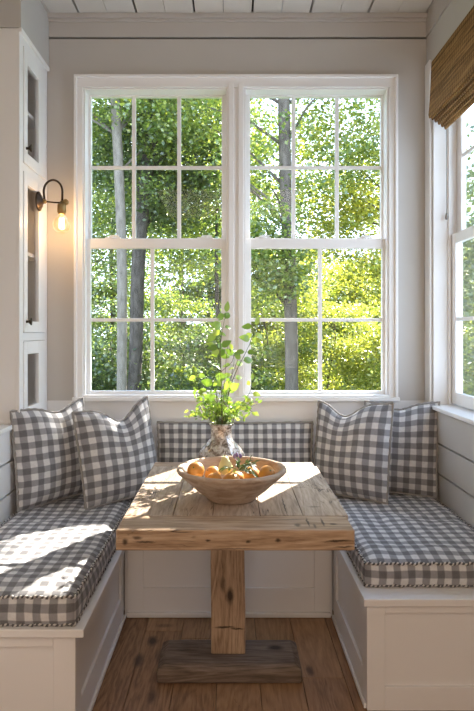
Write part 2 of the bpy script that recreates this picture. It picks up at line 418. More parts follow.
# right window
r = empty('window_3', (XR+.10, 2.6, 1.0), kind='structure')
f = MB()
f.box(XR+.004, XR+.165, RY1-.015, RY1+.019, .99, 2.84); f.box(XR+.004, XR+.165, RY0-.019, RY0+.015, .99, 2.84)
f.box(XR+.004, XR+.165, RY0+.015, RY1-.015, 2.825, 2.86)
f.box(XR+.082, XR+.098, RY1-.028, RY1-.015, 1.005, 2.82); f.box(XR+.082, XR+.098, RY0+.015, RY0+.028, 1.005, 2.82)
f.build('jamb', M['white'], r, bevel=.002)
sash('lower_sash', r, RY0+.075, RY1-.078, 1.075, 1.876, XR+.100, .028, RY0+.016, RY1-.016, 1.012, 1.932, [(RY0+RY1)/2], [1.469], 'y')
sash('upper_sash', r, RY0+.075, RY1-.078, 1.94, 2.756, XR+.131, .028, RY0+.016, RY1-.016, 1.895, 2.82, [RY0+.47, RY1-.49], [2.349], 'y')
MB().box(XR+.13,XR+.18,RY0-.02,RY1+.02,.982,1.011).build('outer_sill', M['white'], r)
struct(MB().box(XR-.022,XR+.118,RY0-.05,RY1+.045,.982,1.004).build('trim_right_sill', M['white'], bevel=.004))
t = MB(); t.box(XR-.012,XR,RY1+.0,YB-.004,1.004,2.90); struct(t.build('trim_right_casing', M['white'], bevel=.003))

# ------------------------------------------------------------------ roman shade
def shade_mat():
    m, nt, out = newmat('woven bamboo'); v = coord(nt)
    sp = nt.nodes.new('ShaderNodeSeparateXYZ'); nt.links.new(v, sp.inputs[0])
    n = noise_(nt, coord(nt, 'Object', (1,.05,1)), 110, 3, .7)
    sl = math_(nt, 'PINGPONG', sp.outputs[2], .0035)
    sl = math_(nt, 'MULTIPLY', sl, 1/.0035)
    th = math_(nt, 'PINGPONG', math_(nt, 'ADD', sp.outputs[1], math_(nt,'MULTIPLY',n,.004)), .012)
    thf = math_(nt, 'LESS_THAN', th, .0028)
    r = ramp(nt, [(.3, (.085,.042,.016)), (.5, (.28,.145,.052)), (.7, (.50,.29,.12))], n)
    c = mixc(nt, math_(nt, 'MULTIPLY', sl, .45), r.outputs[0], (.07,.035,.014))
    c = mixc(nt, math_(nt, 'MULTIPLY', thf, .6), c, (.40,.29,.12))
    band = ramp(nt, [(.42, (.45,.38,.32)), (.5, (1.1,1.05,1))], noise_(nt, coord(nt, 'Object', (0,0,1)), 45, 3))
    c = mixc(nt, .8, c, band.outputs[0], 'MULTIPLY')
    p = prin(nt, out, c, .75, bump=sl, bstr=.7, bdist=.002, spec=.2); return m
M['shade'] = shade_mat()
r = empty('roman_shade', (1.09, 2.6, 2.5), 'rolled-up brown woven bamboo blind hung over the right-hand window', 'blind')
SY0, SY1 = 1.86, 3.22
def sheet(pts, th=.005, y0=SY0, y1=SY1):
    """extruded ribbon following pts (x,z) along y"""
    mb = MB(); n = len(pts); off = []
    for i, p in enumerate(pts):
        a = Vector(pts[max(i-1,0)]); b = Vector(pts[min(i+1,n-1)]); d = (b-a).normalized(); off.append((p[0]+d[1]*th, p[1]-d[0]*th))
    loop = list(pts)+off[::-1]
    P = [[(x_, y_, z_) for (x_, z_) in loop+[loop[0]]] for y_ in np.linspace(y0, y1, 12)]
    UV = [[(p[1], p[2]) for p in row] for row in P]
    mb.grid(P, UV)
    b = len(mb.v)
    for y_ in (y0, y1):
        b = len(mb.v); mb.v += [(p[0], y_, p[1]) for p in loop]
        for i in range(n-1):
            q = [b+i, b+i+1, b+2*n-2-i, b+2*n-1-i]
            mb.quad(q if y_ == y0 else q[::-1], [(0,0)]*4)
    return mb
sheet([(1.086,2.848),(1.082,2.75),(1.077,2.65),(1.070,2.565),(1.073,2.548),(1.078,2.552),(1.080,2.60)]).build('woven_panel', M['shade'], r, smooth=False)
for i in range(5):
    x0 = 1.083+i*.0175; zb = 2.538-i*.0125
    sheet([(x0+.006,2.64),(x0,2.60),(x0-.004,zb+.02),(x0-.001,zb+.005),(x0+.002,zb),(x0+.006,zb),(x0+.009,zb+.006),(x0+.009,zb+.02),(x0+.009,2.60)], .002).build('fold', M['shade'], r)
MB().box(1.09,1.115,SY0,SY1-.002,2.80,2.85).build('head_rail', M['shade'], r)
r = empty('blind_cord', (1.178, 3.262, 2.0), 'thin white blind cord with a small pull hanging by the right-hand window', 'cord')
MB().tube([(1.176,3.262,2.58),(1.177,3.262,2.3),(1.178,3.262,2.045)], .0018, 6).build('string', M['linen'], r, smooth=True)
MB().lathe([(0,0),(.007,.002),(.009,.016),(.005,.036),(0,.038)], (1.178,3.262,2.01), 14).build('pull', M['linen'], r, smooth=True)

# ------------------------------------------------------------------ cabinet
r = empty('wall_cabinet', (-1.21, 3.16, .948), 'tall narrow white cabinet with three glazed doors on the left ledge', 'cabinet')
cb = MB(); X0, X1 = -1.45, -1.048
cb.box(X0,X1,2.942,2.960,.949,2.89); cb.box(X0,X1,3.372,3.388,.949,2.89); cb.box(X0,X0+.015,2.960,3.372,.949,2.89)
cb.box(X0+.015,X1,2.960,3.372,.949,.975); cb.box(X0+.015,X1,2.960,3.372,2.83,2.89)
# face frame
F0, F1 = -1.048, -1.032
cb.box(F0,F1,2.942,2.992,.949,2.89); cb.box(F0,F1,3.345,3.388,.949,2.89)
for z0, z1 in ((.95,.972),(1.355,1.395),(2.205,2.245),(2.83,2.89)): cb.box(F0,F1,2.992,3.345,z0,z1)
cb.build('carcass', M['white'], r, bevel=.0015)
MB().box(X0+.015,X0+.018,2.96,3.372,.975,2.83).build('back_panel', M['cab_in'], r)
for z in (2.54, 2.22, 1.80, 1.37): MB().box(X0+.02,X1-.012,2.961,3.371,z,z+.02).build('shelf', M['white'], r, bevel=.001)
MB().box(-1.035,-1.018,2.936,3.389,2.870,2.8915).build('crown_bead', M['white'], r, bevel=.003)
for z0, z1, gz0, gz1, kz in ((2.247,2.828,2.305,2.755,2.325), (1.397,2.203,1.455,2.146,1.452), (.974,1.353,1.02,1.288,None)):
    d = MB(); a0, a1, g0, g1 = 2.994, 3.343, 3.045, 3.222; D0, D1 = -1.047, -1.026
    d.box(D0,D1,a0,g0,z0,z1); d.box(D0,D1,g1,a1,z0,z1); d.box(D0,D1,g0,g1,z0,gz0); d.box(D0,D1,g0,g1,gz1,z1)
    dd = d.build('door', M['white'], r, bevel=.002)
    sub('door_pane', MB().box(-1.040,-1.037,g0-.003,g1+.003,gz0-.003,gz1+.003), M['glass'], dd, r)
    if kz:
        k = MB().lathe([(0,0),(.007,0),(.006,.012),(.013,.018),(.014,.026),(.0,.030)], (-1.026,3.022,kz), 16, 'x')
        k.box(-1.004,-.998,3.018,3.026,kz-.018,kz+.018)
        sub('knob', k, M['iron'], dd, r, smooth=False)
# crockery in the cabinet
M['china'] = plain('cream china', (.62,.60,.55), .3)
def bowl_prof(R, h, t=.004): return [(0,0),(R*.45,0),(R*.5,.006),(R*.85,h*.55),(R,h),(R-t,h),(R*.82,h*.55+t),(R*.4,.012),(0,.011)]
def crock(loc, R, h, lab, grp=None):
    o = MB().lathe(bowl_prof(R, h), (0,0,0), 28).build('china_bowl', M['china'], smooth=True); o.location = loc; tag(o, lab, 'bowl', grp); return o
crock((-1.12,3.14,1.8205), .055, .045, 'cream bowl on the middle shelf behind the cabinet glass')
crock((-1.12,3.14,1.3905), .05, .04, 'small cream bowl low behind the middle cabinet door')
o = MB().lathe([(0,0),(.03,0),(.036,.09),(.033,.09),(.028,.006),(0,.005)], (0,0,0), 24).build('china_cup', M['china'], smooth=True); o.location = (-1.12,3.13,1.0); o.location.z = .9755
tag(o, 'cream cup at the bottom behind the lowest cabinet door', 'cup')

# ------------------------------------------------------------------ sconce
SX, SYY, SZ = -1.026, 3.215, 2.10
r = empty('wall_sconce', (SX, SYY, SZ), 'dark bronze swan-neck wall lamp with a glowing bare bulb', 'lamp')
MB().lathe([(0,0),(.052,0),(.052,.005),(.040,.009),(.034,.016),(.018,.020),(.012,.03),(0,.031)], (SX,SYY,SZ), 32, 'x').build('backplate', M['iron'], r, smooth=True)
ar = MB()
ax0 = -.994; ax1 = -.902
ar.tube([(SX+.015,SYY,SZ),(ax0,SYY,SZ),(-.94,SYY,SZ-.006),(-.885,SYY,SZ-.008)], .0042, 10)
arc = [(ax0,SYY,SZ+.002)]
cx_, rad = (ax0+ax1)/2, (ax1-ax0)/2+.002
for i in range(17):
    a = PI - PI*i/16; arc.append((cx_+rad*math.cos(a)*1.04, SYY, SZ+.052+rad*math.sin(a)*1.3))
arc.append((ax1+.003,SYY,SZ+.005))
ar.tube(arc, .0058, 10)
ar.build('arm', M['iron'], r, smooth=True)
MB().lathe([(0,-.014),(.011,-.010),(.013,0),(.011,.010),(0,.014)], (ax0,SYY,SZ), 18, 'y').build('swivel_knuckle', M['brass'], r, smooth=True)
MB().lathe([(0,-.009),(.015,-.008),(.015,.008),(0,.009)], (-.880,SYY,SZ-.004), 18, 'y').build('thumb_wheel', M['brass'], r, smooth=True)
MB().lathe([(0,.044),(.008,.043),(.010,.030),(.021,.026),(.023,.020),(.023,-.020),(.019,-.022),(.019,-.030),(0,-.031)], (ax1,SYY,SZ-.040), 28).build('socket', M['brass'], r, smooth=True)
def bulbglass():
    m, nt, out = newmat('bulb glass')
    t = nt.nodes.new('ShaderNodeBsdfTransparent'); t.inputs[0].default_value = (1,.93,.82,1)
    g = nt.nodes.new('ShaderNodeBsdfGlossy'); g.inputs['Roughness'].default_value = .03
    e = nt.nodes.new('ShaderNodeEmission'); e.inputs[0].default_value = (1,.62,.27,1); e.inputs[1].default_value = 1.6
    lw = nt.nodes.new('ShaderNodeLayerWeight'); lw.inputs[0].default_value = .35
    m1 = nt.nodes.new('ShaderNodeMixShader'); nt.links.new(lw.outputs[1], m1.inputs[0]); nt.links.new(t.outputs[0], m1.inputs[1]); nt.links.new(g.outputs[0], m1.inputs[2])
    m2 = nt.nodes.new('ShaderNodeMixShader'); m2.inputs[0].default_value = .30; nt.links.new(m1.outputs[0], m2.inputs[1]); nt.links.new(e.outputs[0], m2.inputs[2])
    nt.links.new(m2.outputs[0], out.inputs[0]); return m
M['bulb'] = bulbglass()
bz = SZ-.064
bp = [(0.016,0),(.018,-.012),(.026,-.020)]+[(.047*math.sin(a), -.062+.046*math.cos(a)) for a in np.linspace(.85, PI, 14)]
bl = MB().lathe(bp, (ax1,SYY,bz), 28).build('bulb', M['bulb'], r, smooth=True)
m, nt, out = newmat('glowing filament'); e = nt.nodes.new('ShaderNodeEmission'); e.inputs[0].default_value = (1,.72,.38,1); e.inputs[1].default_value = 40; nt.links.new(e.outputs[0], out.inputs[0]); M['fil'] = m
fm = MB(); fp = []
for i in range(25):
    a = i/24*2*PI*3; fp.append((ax1+.011*math.cos(a), SYY+.011*math.sin(a), bz-.035-.030*i/24+.010*math.sin(i*PI/2)))
fm.tube(fp, .0026, 6); sub('filament', fm, M['fil'], bl, r, smooth=True)
pl = bpy.data.lights.new('bulb_light', 'POINT'); pl.energy = 4.5; pl.color = (1,.62,.30); pl.shadow_soft_size = .02
po = bpy.data.objects.new('bulb_light', pl); C.objects.link(po); po.location = (ax1, SYY-.0, bz-.052); po.location.z = bz-.05

# ------------------------------------------------------------------ benches
def shaker(root, name, axis, pos, out, a0, a1, z0, z1, fw=.06, top=.055, bot=.10):
    """framed panel on plane axis=pos facing 'out' (+-1)"""
    mb = MB()
    def B(a, b, c, d, dep):
        if axis == 'x': mb.box(pos, pos+out*dep, a, b, c, d)
        else: mb.box(a, b, pos, pos+out*dep, c, d)
    B(a0, a0+fw, z0, z1, .012); B(a1-fw, a1, z0, z1, .012); B(a0+fw, a1-fw, z1-top, z1, .012); B(a0+fw, a1-fw, z0, z0+bot, .012)
    return mb.build(name, M['bench'], root, bevel=.002)
# left
r = empty('built_in_bench', (-.80, 2.7, 0), 'white panelled built-in bench along the left wall under a gingham seat cushion', 'bench', 'built-in benches')
MB().box(-1.066,-.532,2.030,YB-.004,.0,.380).build('base', M['bench'], r)
MB().box(-1.066,-.488,2.000,YB-.004,.380,.407).build('seat_board', M['bench'], r, bevel=.003)
shaker(r, 'side_panel', 'x', -.532, 1, 2.030, 2.935, 0.002, .380, .07, .05, .12)
shaker(r, 'front_panel', 'y', 2.030, -1, -1.066, -.520, 0.002, .380, .075, .04, .09)
MB().box(-.520,-.508,2.03,2.93,.002,.022).build('toe_bead', M['bench'], r, bevel=.004)
# right
r = empty('built_in_bench', (.80, 2.8, 0), 'white panelled built-in bench along the right wall under a gingham seat cushion', 'bench', 'built-in benches')
MB().box(.518,1.106,2.226,YB-.004,.0,.392).build('base', M['bench'], r)
MB().box(.492,1.106,2.200,YB-.004,.392,.419).build('seat_board', M['bench'], r, bevel=.003)
shaker(r, 'side_panel', 'x', .518, -1, 2.226, 2.935, 0.002, .392, .07, .05, .12)
shaker(r, 'front_panel', 'y', 2.226, -1, .506, 1.106, 0.002, .392, .066, .03, .088)
MB().box(.496,.506,2.226,2.93,.002,.022).build('toe_bead', M['bench'], r, bevel=.004)
# back
r = empty('built_in_bench', (0, 3.15, 0), 'white built-in bench below the back windows, seen under the table', 'bench', 'built-in benches')
MB().box(-.5195,.5055,2.960,YB-.004,.0,.379).build('base', M['bench'], r)
MB().box(-.487,.491,2.932,YB-.004,.379,.410).build('seat_board', M['bench'], r, bevel=.003)
shaker(r, 'front_panel', 'y', 2.960, -1, -.506, .494, .002, .385, .08, .05, .14)
MB().box(-.506,.494,2.932,2.948,.002,.026).build('toe_bead', M['bench'], r, bevel=.004)

# ------------------------------------------------------------------ seat cushions
def cushion(name, x0, x1, y0, y1, z0, z1, lab, puff=.020, sides=('f','i')):
    cx, cy_, = (x0+x1)/2, (y0+y1)/2
    root = empty(name, (cx, cy_, z0), lab, 'cushion', 'gingham seat cushions')
    w, d, h = x1-x0, y1-y0, z1-z0
    nx, ny = max(8, int(w/.02)), max(8, int(d/.02))
    def e(t): return min(1, max(0, (1-abs(2*t-1)))*6)**.6
    def wav(x, y): return .009*noise.noise(Vector((x*8+3, y*8, lab.__len__()))) + .005*noise.noise(Vector((x*25, y*25, 1)))
    cr = .012
    def outline(u, v):  # round plan corners a little
        return x0+w*u, y0+d*v
    mb = MB()
    P = []; UV = []
    for i in range(nx+1):
        row = []; ur = []
        for j in range(ny+1):
            u, v = i/nx, j/ny; X, Y = outline(u, v)
            m_ = min(e(u), e(v)); z = z1 + puff*e(u)*e(v) + wav(X, Y)*m_
            # tufting lines
            z -= .004*m_*math.exp(-((((Y-y0) % .34)-.17)/.018)**2)
            row.append((X, Y, z)); ur.append((X, Y))
        P.append(row); UV.append(ur)
    mb.grid(P, UV)
    P2 = [[(p[0], p[1], z0) for p in row] for row in P]; mb.grid([P2[0], P2[-1]], [UV[0], UV[-1]], flip=True)
    nz = 6
    def side(n, fn, nrm, ua):
        P = []; UV = []
        for i in range(n+1):
            row = []; ur = []
            for k in range(nz+1):
                t_ = i/n; q = k/nz; X, Y = fn(t_)
                bl_ = .012*math.sin(PI*q)*min(1, e(t_))*(1+.5*noise.noise(Vector((X*14, Y*14, q*3))))
                row.append((X+nrm[0]*bl_, Y+nrm[1]*bl_, z0+h*q)); ur.append(((X if ua == 0 else Y), z0+h*q))
            P.append(row); UV.append(ur)
        return P, UV
    for n, fn, nrm, ua, fl_ in ((nx, lambda t_: (x0+w*t_, y0), (0,-1), 0, False), (nx, lambda t_: (x0+w*t_, y1), (0,1), 0, True),
                           (ny, lambda t_: (x0, y0+d*t_), (-1,0), 1, True), (ny, lambda t_: (x1, y0+d*t_), (1,0), 1, False)):
        P, UV = side(n, fn, nrm, ua); mb.grid(P, UV, flip=fl_)
    mb.build('cover', M['gings'], root, smooth=True, weld=True)
    for z in (z0+.006, z1+.002):
        pts = []
        for (a, b, n) in (((x0,y0),(x1,y0),nx),((x1,y0),(x1,y1),ny),((x1,y1),(x0,y1),nx),((x0,y1),(x0,y0),ny)):
            for i in range(n*2):
                t_ = i/(n*2); X = a[0]+(b[0]-a[0])*t_; Y = a[1]+(b[1]-a[1])*t_
                pts.append((X+.003*math.sin(i*1.9), Y+.003*math.sin(i*2.3), z+.003*math.sin(i*1.3)))
        MB().tube(pts, .0052, 7, closed=True).build('piping', M['twist'], root, smooth=True)
    return root
cushion('seat_cushion', -1.055, -.523, 2.022, 3.375, .4085, .505, 'grey and white gingham seat cushion on the left bench, partly in sunlight')
cushion('seat_cushion', .522, 1.098, 2.305, 3.375, .4205, .508, 'grey and white gingham seat cushion on the right bench, in shade')
cushion('seat_cushion', -.490, .489, 2.965, 3.375, .4115, .500, 'gingham seat cushion on the back bench behind the table')

# ------------------------------------------------------------------ pillows
def pillow(name, w, h, th, loc, yaw, lean, lab, mat, chop=.0, chopx=0, roll=0, ears=.05, cat='pillow', grp='gingham throw pillows', seed=0, tl=0, tr_=0):
    root = bpy.data.objects.new(name, None); C.objects.link(root); tag(root, lab, cat, grp); root['_w'] = [0,0,0]
    root.empty_display_size = .05
    n = 40
    def shape(u, v, sgn):
        eu = (1-abs(u)**2.6); ev = (1-abs(v)**2.6)
        y = sgn*th/2*(max(eu, 0)**.62)*(max(ev, 0)**.62)
        # corners gather thinner
        x = w/2*u*(1-ears*(1-v*v)*abs(u)**1.5); z = h/2*v*(1-ears*(1-u*u)*abs(v)**1.5)
        vv = max(0, (v+1)/2)
        cd = chop*math.exp(-((u-chopx)/.42)**2)
        z -= cd*vv**3
        z += (tl*max(0,-u) + tr_*max(0,u))*vv**3
        m_ = max(0, eu)*max(0, ev)
        wr = .010*noise.noise(Vector((u*2.2+seed, v*2.2, sgn*3+seed)))+.005*noise.noise(Vector((u*6+seed, v*5, sgn*2)))
        # radiating gathers near the corners
        for cu in (-1,1):
            for cv in (-1,1):
                du, dv = u-cu, v-cv; rr = math.hypot(du, dv)
                wr += .0045*math.exp(-(rr/.5)**2)*math.sin(math.atan2(dv*cv, du*cu)*11)*min(1, rr*4)
        y += sgn*wr*m_**.3 if m_ > 0 else 0
        y += -.022*cd/.05*vv**2*(1 if sgn < 0 else -1)*-1*m_ if chop else 0
        return (x, y, z+h/2)
    mb = MB()
    for sgn in (-1, 1):
        P = []; UV = []
        for i in range(n+1):
            row = []; ur = []
            for j in range(n+1):
                # denser near the edge
                u = math.sin((2*i/n-1)*PI/2); v = math.sin((2*j/n-1)*PI/2)
                row.append(shape(u, v, sgn)); ur.append((u*w/2+seed*.013, v*h/2+seed*.017))
            P.append(row); UV.append(ur)
        mb.grid(P, UV, flip=(sgn == 1))
    c = mb.build('cover', mat, root, local=True, smooth=True, weld=True)
    pts = []
    per = [(-1+2*t/40, -1) for t in range(40)]+[(1, -1+2*t/40) for t in range(40)]+[(1-2*t/40, 1) for t in range(40)]+[(-1, 1-2*t/40) for t in range(40)]
    rr = []
    for i, (u, v) in enumerate(per):
        p = shape(u, v, 0) ; cx, cz = p[0], p[2]-h/2
        k = 1+.004/max(abs(cx)+abs(cz), .1)
        pts.append((cx*k, .0015*math.sin(i*2.1), cz*k+h/2)); rr.append(.0062+.0014*math.sin(i*1.7+seed))
    MB().tube(pts, rr, 7, closed=True).build('piping', M['linen'], root, local=True, smooth=True)
    root.location = loc; root.rotation_euler = (-lean, roll, yaw)
    return root
R = math.radians
pillow('throw_pillow', .41, .49, .16, (-.893,3.075,.534), R(48), R(3), 'grey gingham pillow in the left corner beside the cabinet, leftmost of all', M['ging'], .04, .25, roll=R(-3), seed=1, tr_=.012, ears=.03)
pillow('throw_pillow', .42, .48, .18, (-.540,3.095,.536), R(34), R(12), 'grey gingham pillow with dented top, second from the left beside the bolster', M['ging'], .08, .2, roll=R(-4), seed=2, tr_=.03, ears=.03)
pillow('throw_pillow', .42, .49, .18, (.618,3.145,.536), R(-34), R(11), 'grey gingham pillow with dented top, right beside the bolster', M['ging'], .07, -.25, roll=R(0), seed=3, ears=.03, tr_=.01)
pillow('throw_pillow', .385, .48, .14, (.905,3.225,.532), R(-16), R(8), 'darker gingham pillow in the right corner, rightmost of all', M['ging'], .03, -.1, roll=R(2), seed=4, tr_=.02, ears=.03)
pillow('bolster_pillow', .86, .385, .13, (.028,3.275,.517), 0, R(10), 'long rectangular gingham pillow lying along the back wall under the windows', M['gingb'], seed=5, ears=.03)

# ------------------------------------------------------------------ table
TX0, TX1, TY0, TY1, TZ = -.370, .404, 1.940, 2.955, .76
r = empty('trestle_table', (.0, 2.52, 0), 'rustic reclaimed wood pedestal table in the middle of the nook', 'table')
tp = MB(); n = 5; pw = (TX1-TX0)/n
ws = [.17,.14,.165,.15,.159]; x = TX0
for w in ws:
    tp.box(x+.0008, x+w-.0008, TY0+.155, TY1-.09, TZ-.066, TZ-random.uniform(0,.0015)); x += w
tp.build('board_top', M['table'], r, bevel=.0025)
for y0, y1 in ((TY0, TY0+.153), (TY1-.088, TY1)):
    MB().box(TX0, TX1, y0, y1, TZ-.068, TZ-.0005).build('end_board', M['tablex'], r, bevel=.005)
# post with a notched, slightly tapered shape
def prism(levels):
    mb = MB(); b = 0
    for (x0, x1, y0, y1, z) in levels: mb.v += [(x0,y0,z),(x1,y0,z),(x1,y1,z),(x0,y1,z)]
    for i in range(len(levels)-1):
        for k in range(4):
            a, c = i*4+k, i*4+(k+1) % 4; q = [a, c, c+4, a+4]; mb.quad(q, [(0,0)]*4)
    mb.quad([3,2,1,0], [(0,0)]*4); m_ = (len(levels)-1)*4; mb.quad([m_,m_+1,m_+2,m_+3], [(0,0)]*4); return mb
prism([(-.078,.064,2.470,2.576,.0725),(-.078,.064,2.470,2.576,.26),(-.080,.060,2.468,2.576,.45),(-.078,.058,2.470,2.576,.60),(-.066,.050,2.478,2.572,.633),(-.064,.050,2.480,2.572,.692)]).build('post', M['post'], r, bevel=.006)
prism([(-.290,.285,2.386,2.598,0),(-.292,.287,2.382,2.602,.012),(-.292,.287,2.382,2.602,.056),(-.262,.260,2.398,2.588,.074)]).build('foot', M['foot'], r, bevel=.008)

# ------------------------------------------------------------------ bowl, fruit, vase, branches
def claymat():
    m, nt, out = newmat('turned wood bowl'); v = coord(nt, 'Object', (1,1,3)); n = noise_(nt, v, 14, 5, .6, .6); n2 = noise_(nt, coord(nt), 90, 3)
    rr = ramp(nt, [(.3, (.34,.235,.16)), (.55, (.50,.385,.29)), (.8, (.64,.53,.42))], n)
    prin(nt, out, rr.outputs[0], .6, bump=n2, bstr=.25, spec=.3); return m
M['clay'] = claymat()
BX, BY = .006, 2.305
o = MB().lathe([(0,0),(.085,0),(.095,.004),(.100,.012),(.135,.040),(.170,.072),(.192,.092),(.196,.096),(.196,.101),(.206,.104),(.211,.112),(.207,.121),(.198,.123),(.190,.118),(.186,.106),(.165,.080),(.125,.044),(.085,.024),(0,.020)], (0,0,0), 72).build('fruit_bowl', M['clay'], smooth=True)
o.location = (BX, BY, TZ+.0005); tag(o, 'wide round tan wooden bowl of oranges on the table', 'bowl')
def orange_mat():
    m, nt, out = newmat('orange peel'); v = coord(nt); n = noise_(nt, v, 260, 2); n1 = noise_(nt, v, 9, 3)
    c = mixc(nt, n1, (.46,.19,.03), (.60,.30,.06)); prin(nt, out, c, .42, bump=n, bstr=.35, bdist=.001, spec=.5); return m
M['orange'] = orange_mat()
M['stemg'] = plain('green stem', (.10,.16,.05), .7)
M['twig'] = plain('brown twig', (.16,.10,.055), .8)
def orange(loc, rr, lab, rx, ry):
    root = bpy.data.objects.new('orange', None); C.objects.link(root); tag(root, lab, 'orange', 'oranges in the bowl'); root['_w'] = [0,0,0]
    pr = []; rr *= .93
    for i in range(25):
        a = -PI/2+PI*i/24; q = rr*math.cos(a); z = rr*.94*math.sin(a)
        if i > 20: z -= rr*.06*((i-20)/4)**2
        pr.append((max(q, 0), z))
    MB().lathe(pr, (0,0,0), 32).build('peel', M['orange'], root, local=True, smooth=True)
    MB().lathe([(0,rr*.86),(.004,rr*.86),(.0035,rr*.90),(0,rr*.905)], (0,0,0), 8).build('stem_button', M['stemg'], root, local=True, smooth=True)
    root.location = loc; root.rotation_euler = (rx, ry, 0); return root
zf = TZ-.022
orange((BX-.138, BY+.010, zf+.128), .036, 'orange at the left rim of the bowl', .9, -.4)
orange((BX-.066, BY-.035, zf+.098), .034, 'orange second from the left, low at the front of the bowl', 1.3, .3)
orange((BX-.002, BY-.055, zf+.100), .037, 'orange at the front centre of the bowl', 1.1, .1)
orange((BX+.080, BY+.030, zf+.105), .036, 'orange half hidden behind the green sprig on the right', .3, .9)
orange((BX+.136, BY-.010, zf+.120), .034, 'orange at the right rim of the bowl', .8, .6)
orange((BX-.075, BY+.075, zf+.098), .035, 'orange at the back left inside the bowl', .4, -.8)
orange((BX+.020, BY+.010+.06, zf+.080), .035, 'orange low in the middle beneath the pale pear', .2, .2)
# pale pear
M['pear'] = plain('pale yellow pear', (.72,.64,.30), .5)
root = bpy.data.objects.new('pear', None); C.objects.link(root); tag(root, 'pale yellow pear standing among the oranges in the bowl', 'pear')
MB().lathe([(0,0),(.018,.001),(.027,.012),(.029,.024),(.024,.040),(.016,.053),(.013,.062),(.007,.068),(0,.067)], (0,0,0), 28).build('flesh', M['pear'], root, local=True, smooth=True)
MB().tube([(0,0,.066),(.002,0,.078),(.006,0,.088)], .0018, 6).build('stem', M['twig'], root, local=True)
root.location = (BX-.022, BY+.003, zf+.117); root.rotation_euler = (.05,-.06,0)

def leaf(mb, base, d, nrm, L, w, cup=.15, droop=.2):
    """ovate leaf: 3 x 6 grid, folded on the midrib and drooping"""
    d = d.normalized(); s = d.cross(nrm)
    if s.length < 1e-4: s = d.orthogonal()
    s.normalize(); nn = s.cross(d)
    P = []; UV = []
    for i in range(7):
        t_ = i/6; hw = w/2*math.sin(PI*t_**.8)**.85 if 0 < t_ < 1 else .0006
        c = base + d*L*t_ - nn*droop*L*t_*t_
        P.append([c - s*hw + nn*hw*cup*2, c, c + s*hw + nn*hw*cup*2]); UV.append([(0,t_),(.5,t_),(1,t_)])
    mb.grid(P, UV)
def rv(): return Vector((random.gauss(0,1), random.gauss(0,1), random.gauss(0,1))).normalized()
# sprig in the bowl
root = empty('leafy_sprig', (BX+.04, BY, zf+.13), 'small green leafy sprig with purple tips lying on the oranges', 'sprig')
sg = MB(); lf = MB(); fp_ = MB()
for k in range(9):
    a = random.uniform(-.5, 2.6); L = random.uniform(.05,.10)
    b0 = Vector((BX+.028, BY-.015, zf+.135)); e = b0+Vector((math.cos(a)*L, -.03*random.random()-.02, .025+.03*math.sin(a)-.03*(k % 3)*.5))
    sg.tube([b0, (b0+e)/2+Vector((0,0,.008)), e], .0012, 5)
    for q in range(7):
        p = b0.lerp(e, .2+.13*q)+Vector((0,0,.005)); leaf(lf, p, (e-b0).normalized()+rv()*.8, Vector((0,-.5,1)), random.uniform(.016,.028), .009)
sg.build('stem', M['stemg'], root); lf.build('leaves', M['leaf_b'], root, smooth=True)
M['purple'] = plain('purple buds', (.20,.13,.30), .6)
for p in ((BX+.02,BY,zf+.188),(BX+.034,BY+.01,zf+.182),(BX+.012,BY+.02,zf+.180)):
    fp_.lathe([(0,-.009),(.006,-.005),(.007,.002),(.003,.010),(0,.012)], p, 8)
    fp_.tube([p, (BX+.028,BY-.012,zf+.137)], .001, 5)
fp_.build('buds', M['purple'], root, smooth=True)

def vasemat():
    m, nt, out = newmat('mottled glazed vase'); v = coord(nt)
    n = noise_(nt, v, 34, 6, .7, .8); vo = nt.nodes.new('ShaderNodeTexVoronoi'); vo.inputs['Scale'].default_value = 70; nt.links.new(v, vo.inputs[0])
    rr = ramp(nt, [(.34, (.10,.075,.055)), (.46, (.30,.25,.21)), (.56, (.62,.59,.56)), (.7, (.80,.79,.78))], n)
    prin(nt, out, rr.outputs[0], .22, .35, bump=vo.outputs['Distance'], bstr=.6, bdist=.004, spec=.7); return m
M['vase'] = vasemat()
VX, VY = -.040, 2.735
root = empty('vase', (VX, VY, TZ), 'mottled silvery brown bottle-shaped vase behind the fruit bowl', 'vase')
MB().lathe([(0,0),(.070,0),(.095,.008),(.112,.030),(.116,.052),(.108,.080),(.088,.112),(.064,.138),(.049,.160),(.046,.180),(.049,.205),(.053,.218),(.049,.219),(.044,.205),(.041,.180),(.044,.160),(.058,.138),(.080,.112),(.100,.080),(.106,.05),(.09,.015),(0,.010)], (VX,VY,TZ+.0005), 56).build('body', M['vase'], root, smooth=True)
MB().lathe([(.0485,.214),(.056,.216),(.0565,.223),(.050,.226),(.0445,.221),(.045,.214)], (VX,VY,TZ+.0005), 48).build('rim', M['vase'], root, smooth=True)

# branches in the vase: stems given as picture points at the vase's depth with real depth spread
root = empty('leafy_branches', (VX, VY, TZ+.16), 'airy bright green leafy branches standing in the vase', 'plant')
st = MB(); lf = MB(); lt = MB()
stems = [([(220,430),(222,400),(221,370),(217,345),(216,330)], .02, 11, .045),
         ([(221,430),(228,398),(236,372),(246,352),(252,338),(256,325)], -.03, 13, .045),
         ([(220,430),(214,405),(206,390),(198,378),(196,372)], .03, 9, .030),
         ([(219,430),(209,410),(200,400),(196,392)], -.04, 9, .026),
         ([(222,430),(232,412),(243,402),(250,392),(252,380)], .03, 9, .034),
         ([(221,430),(225,405),(229,385),(234,362),(232,350)], .05, 9, .038),
         ([(220,430),(217,400),(214,378),(219,358),(221,340),(224,322),(226,312)], -.01, 13, .050),
         ([(222,430),(237,410),(247,408),(252,412)], -.05, 7, .026),
         ([(220,430),(206,408),(199,410),(195,414)], .04, 7, .024)]
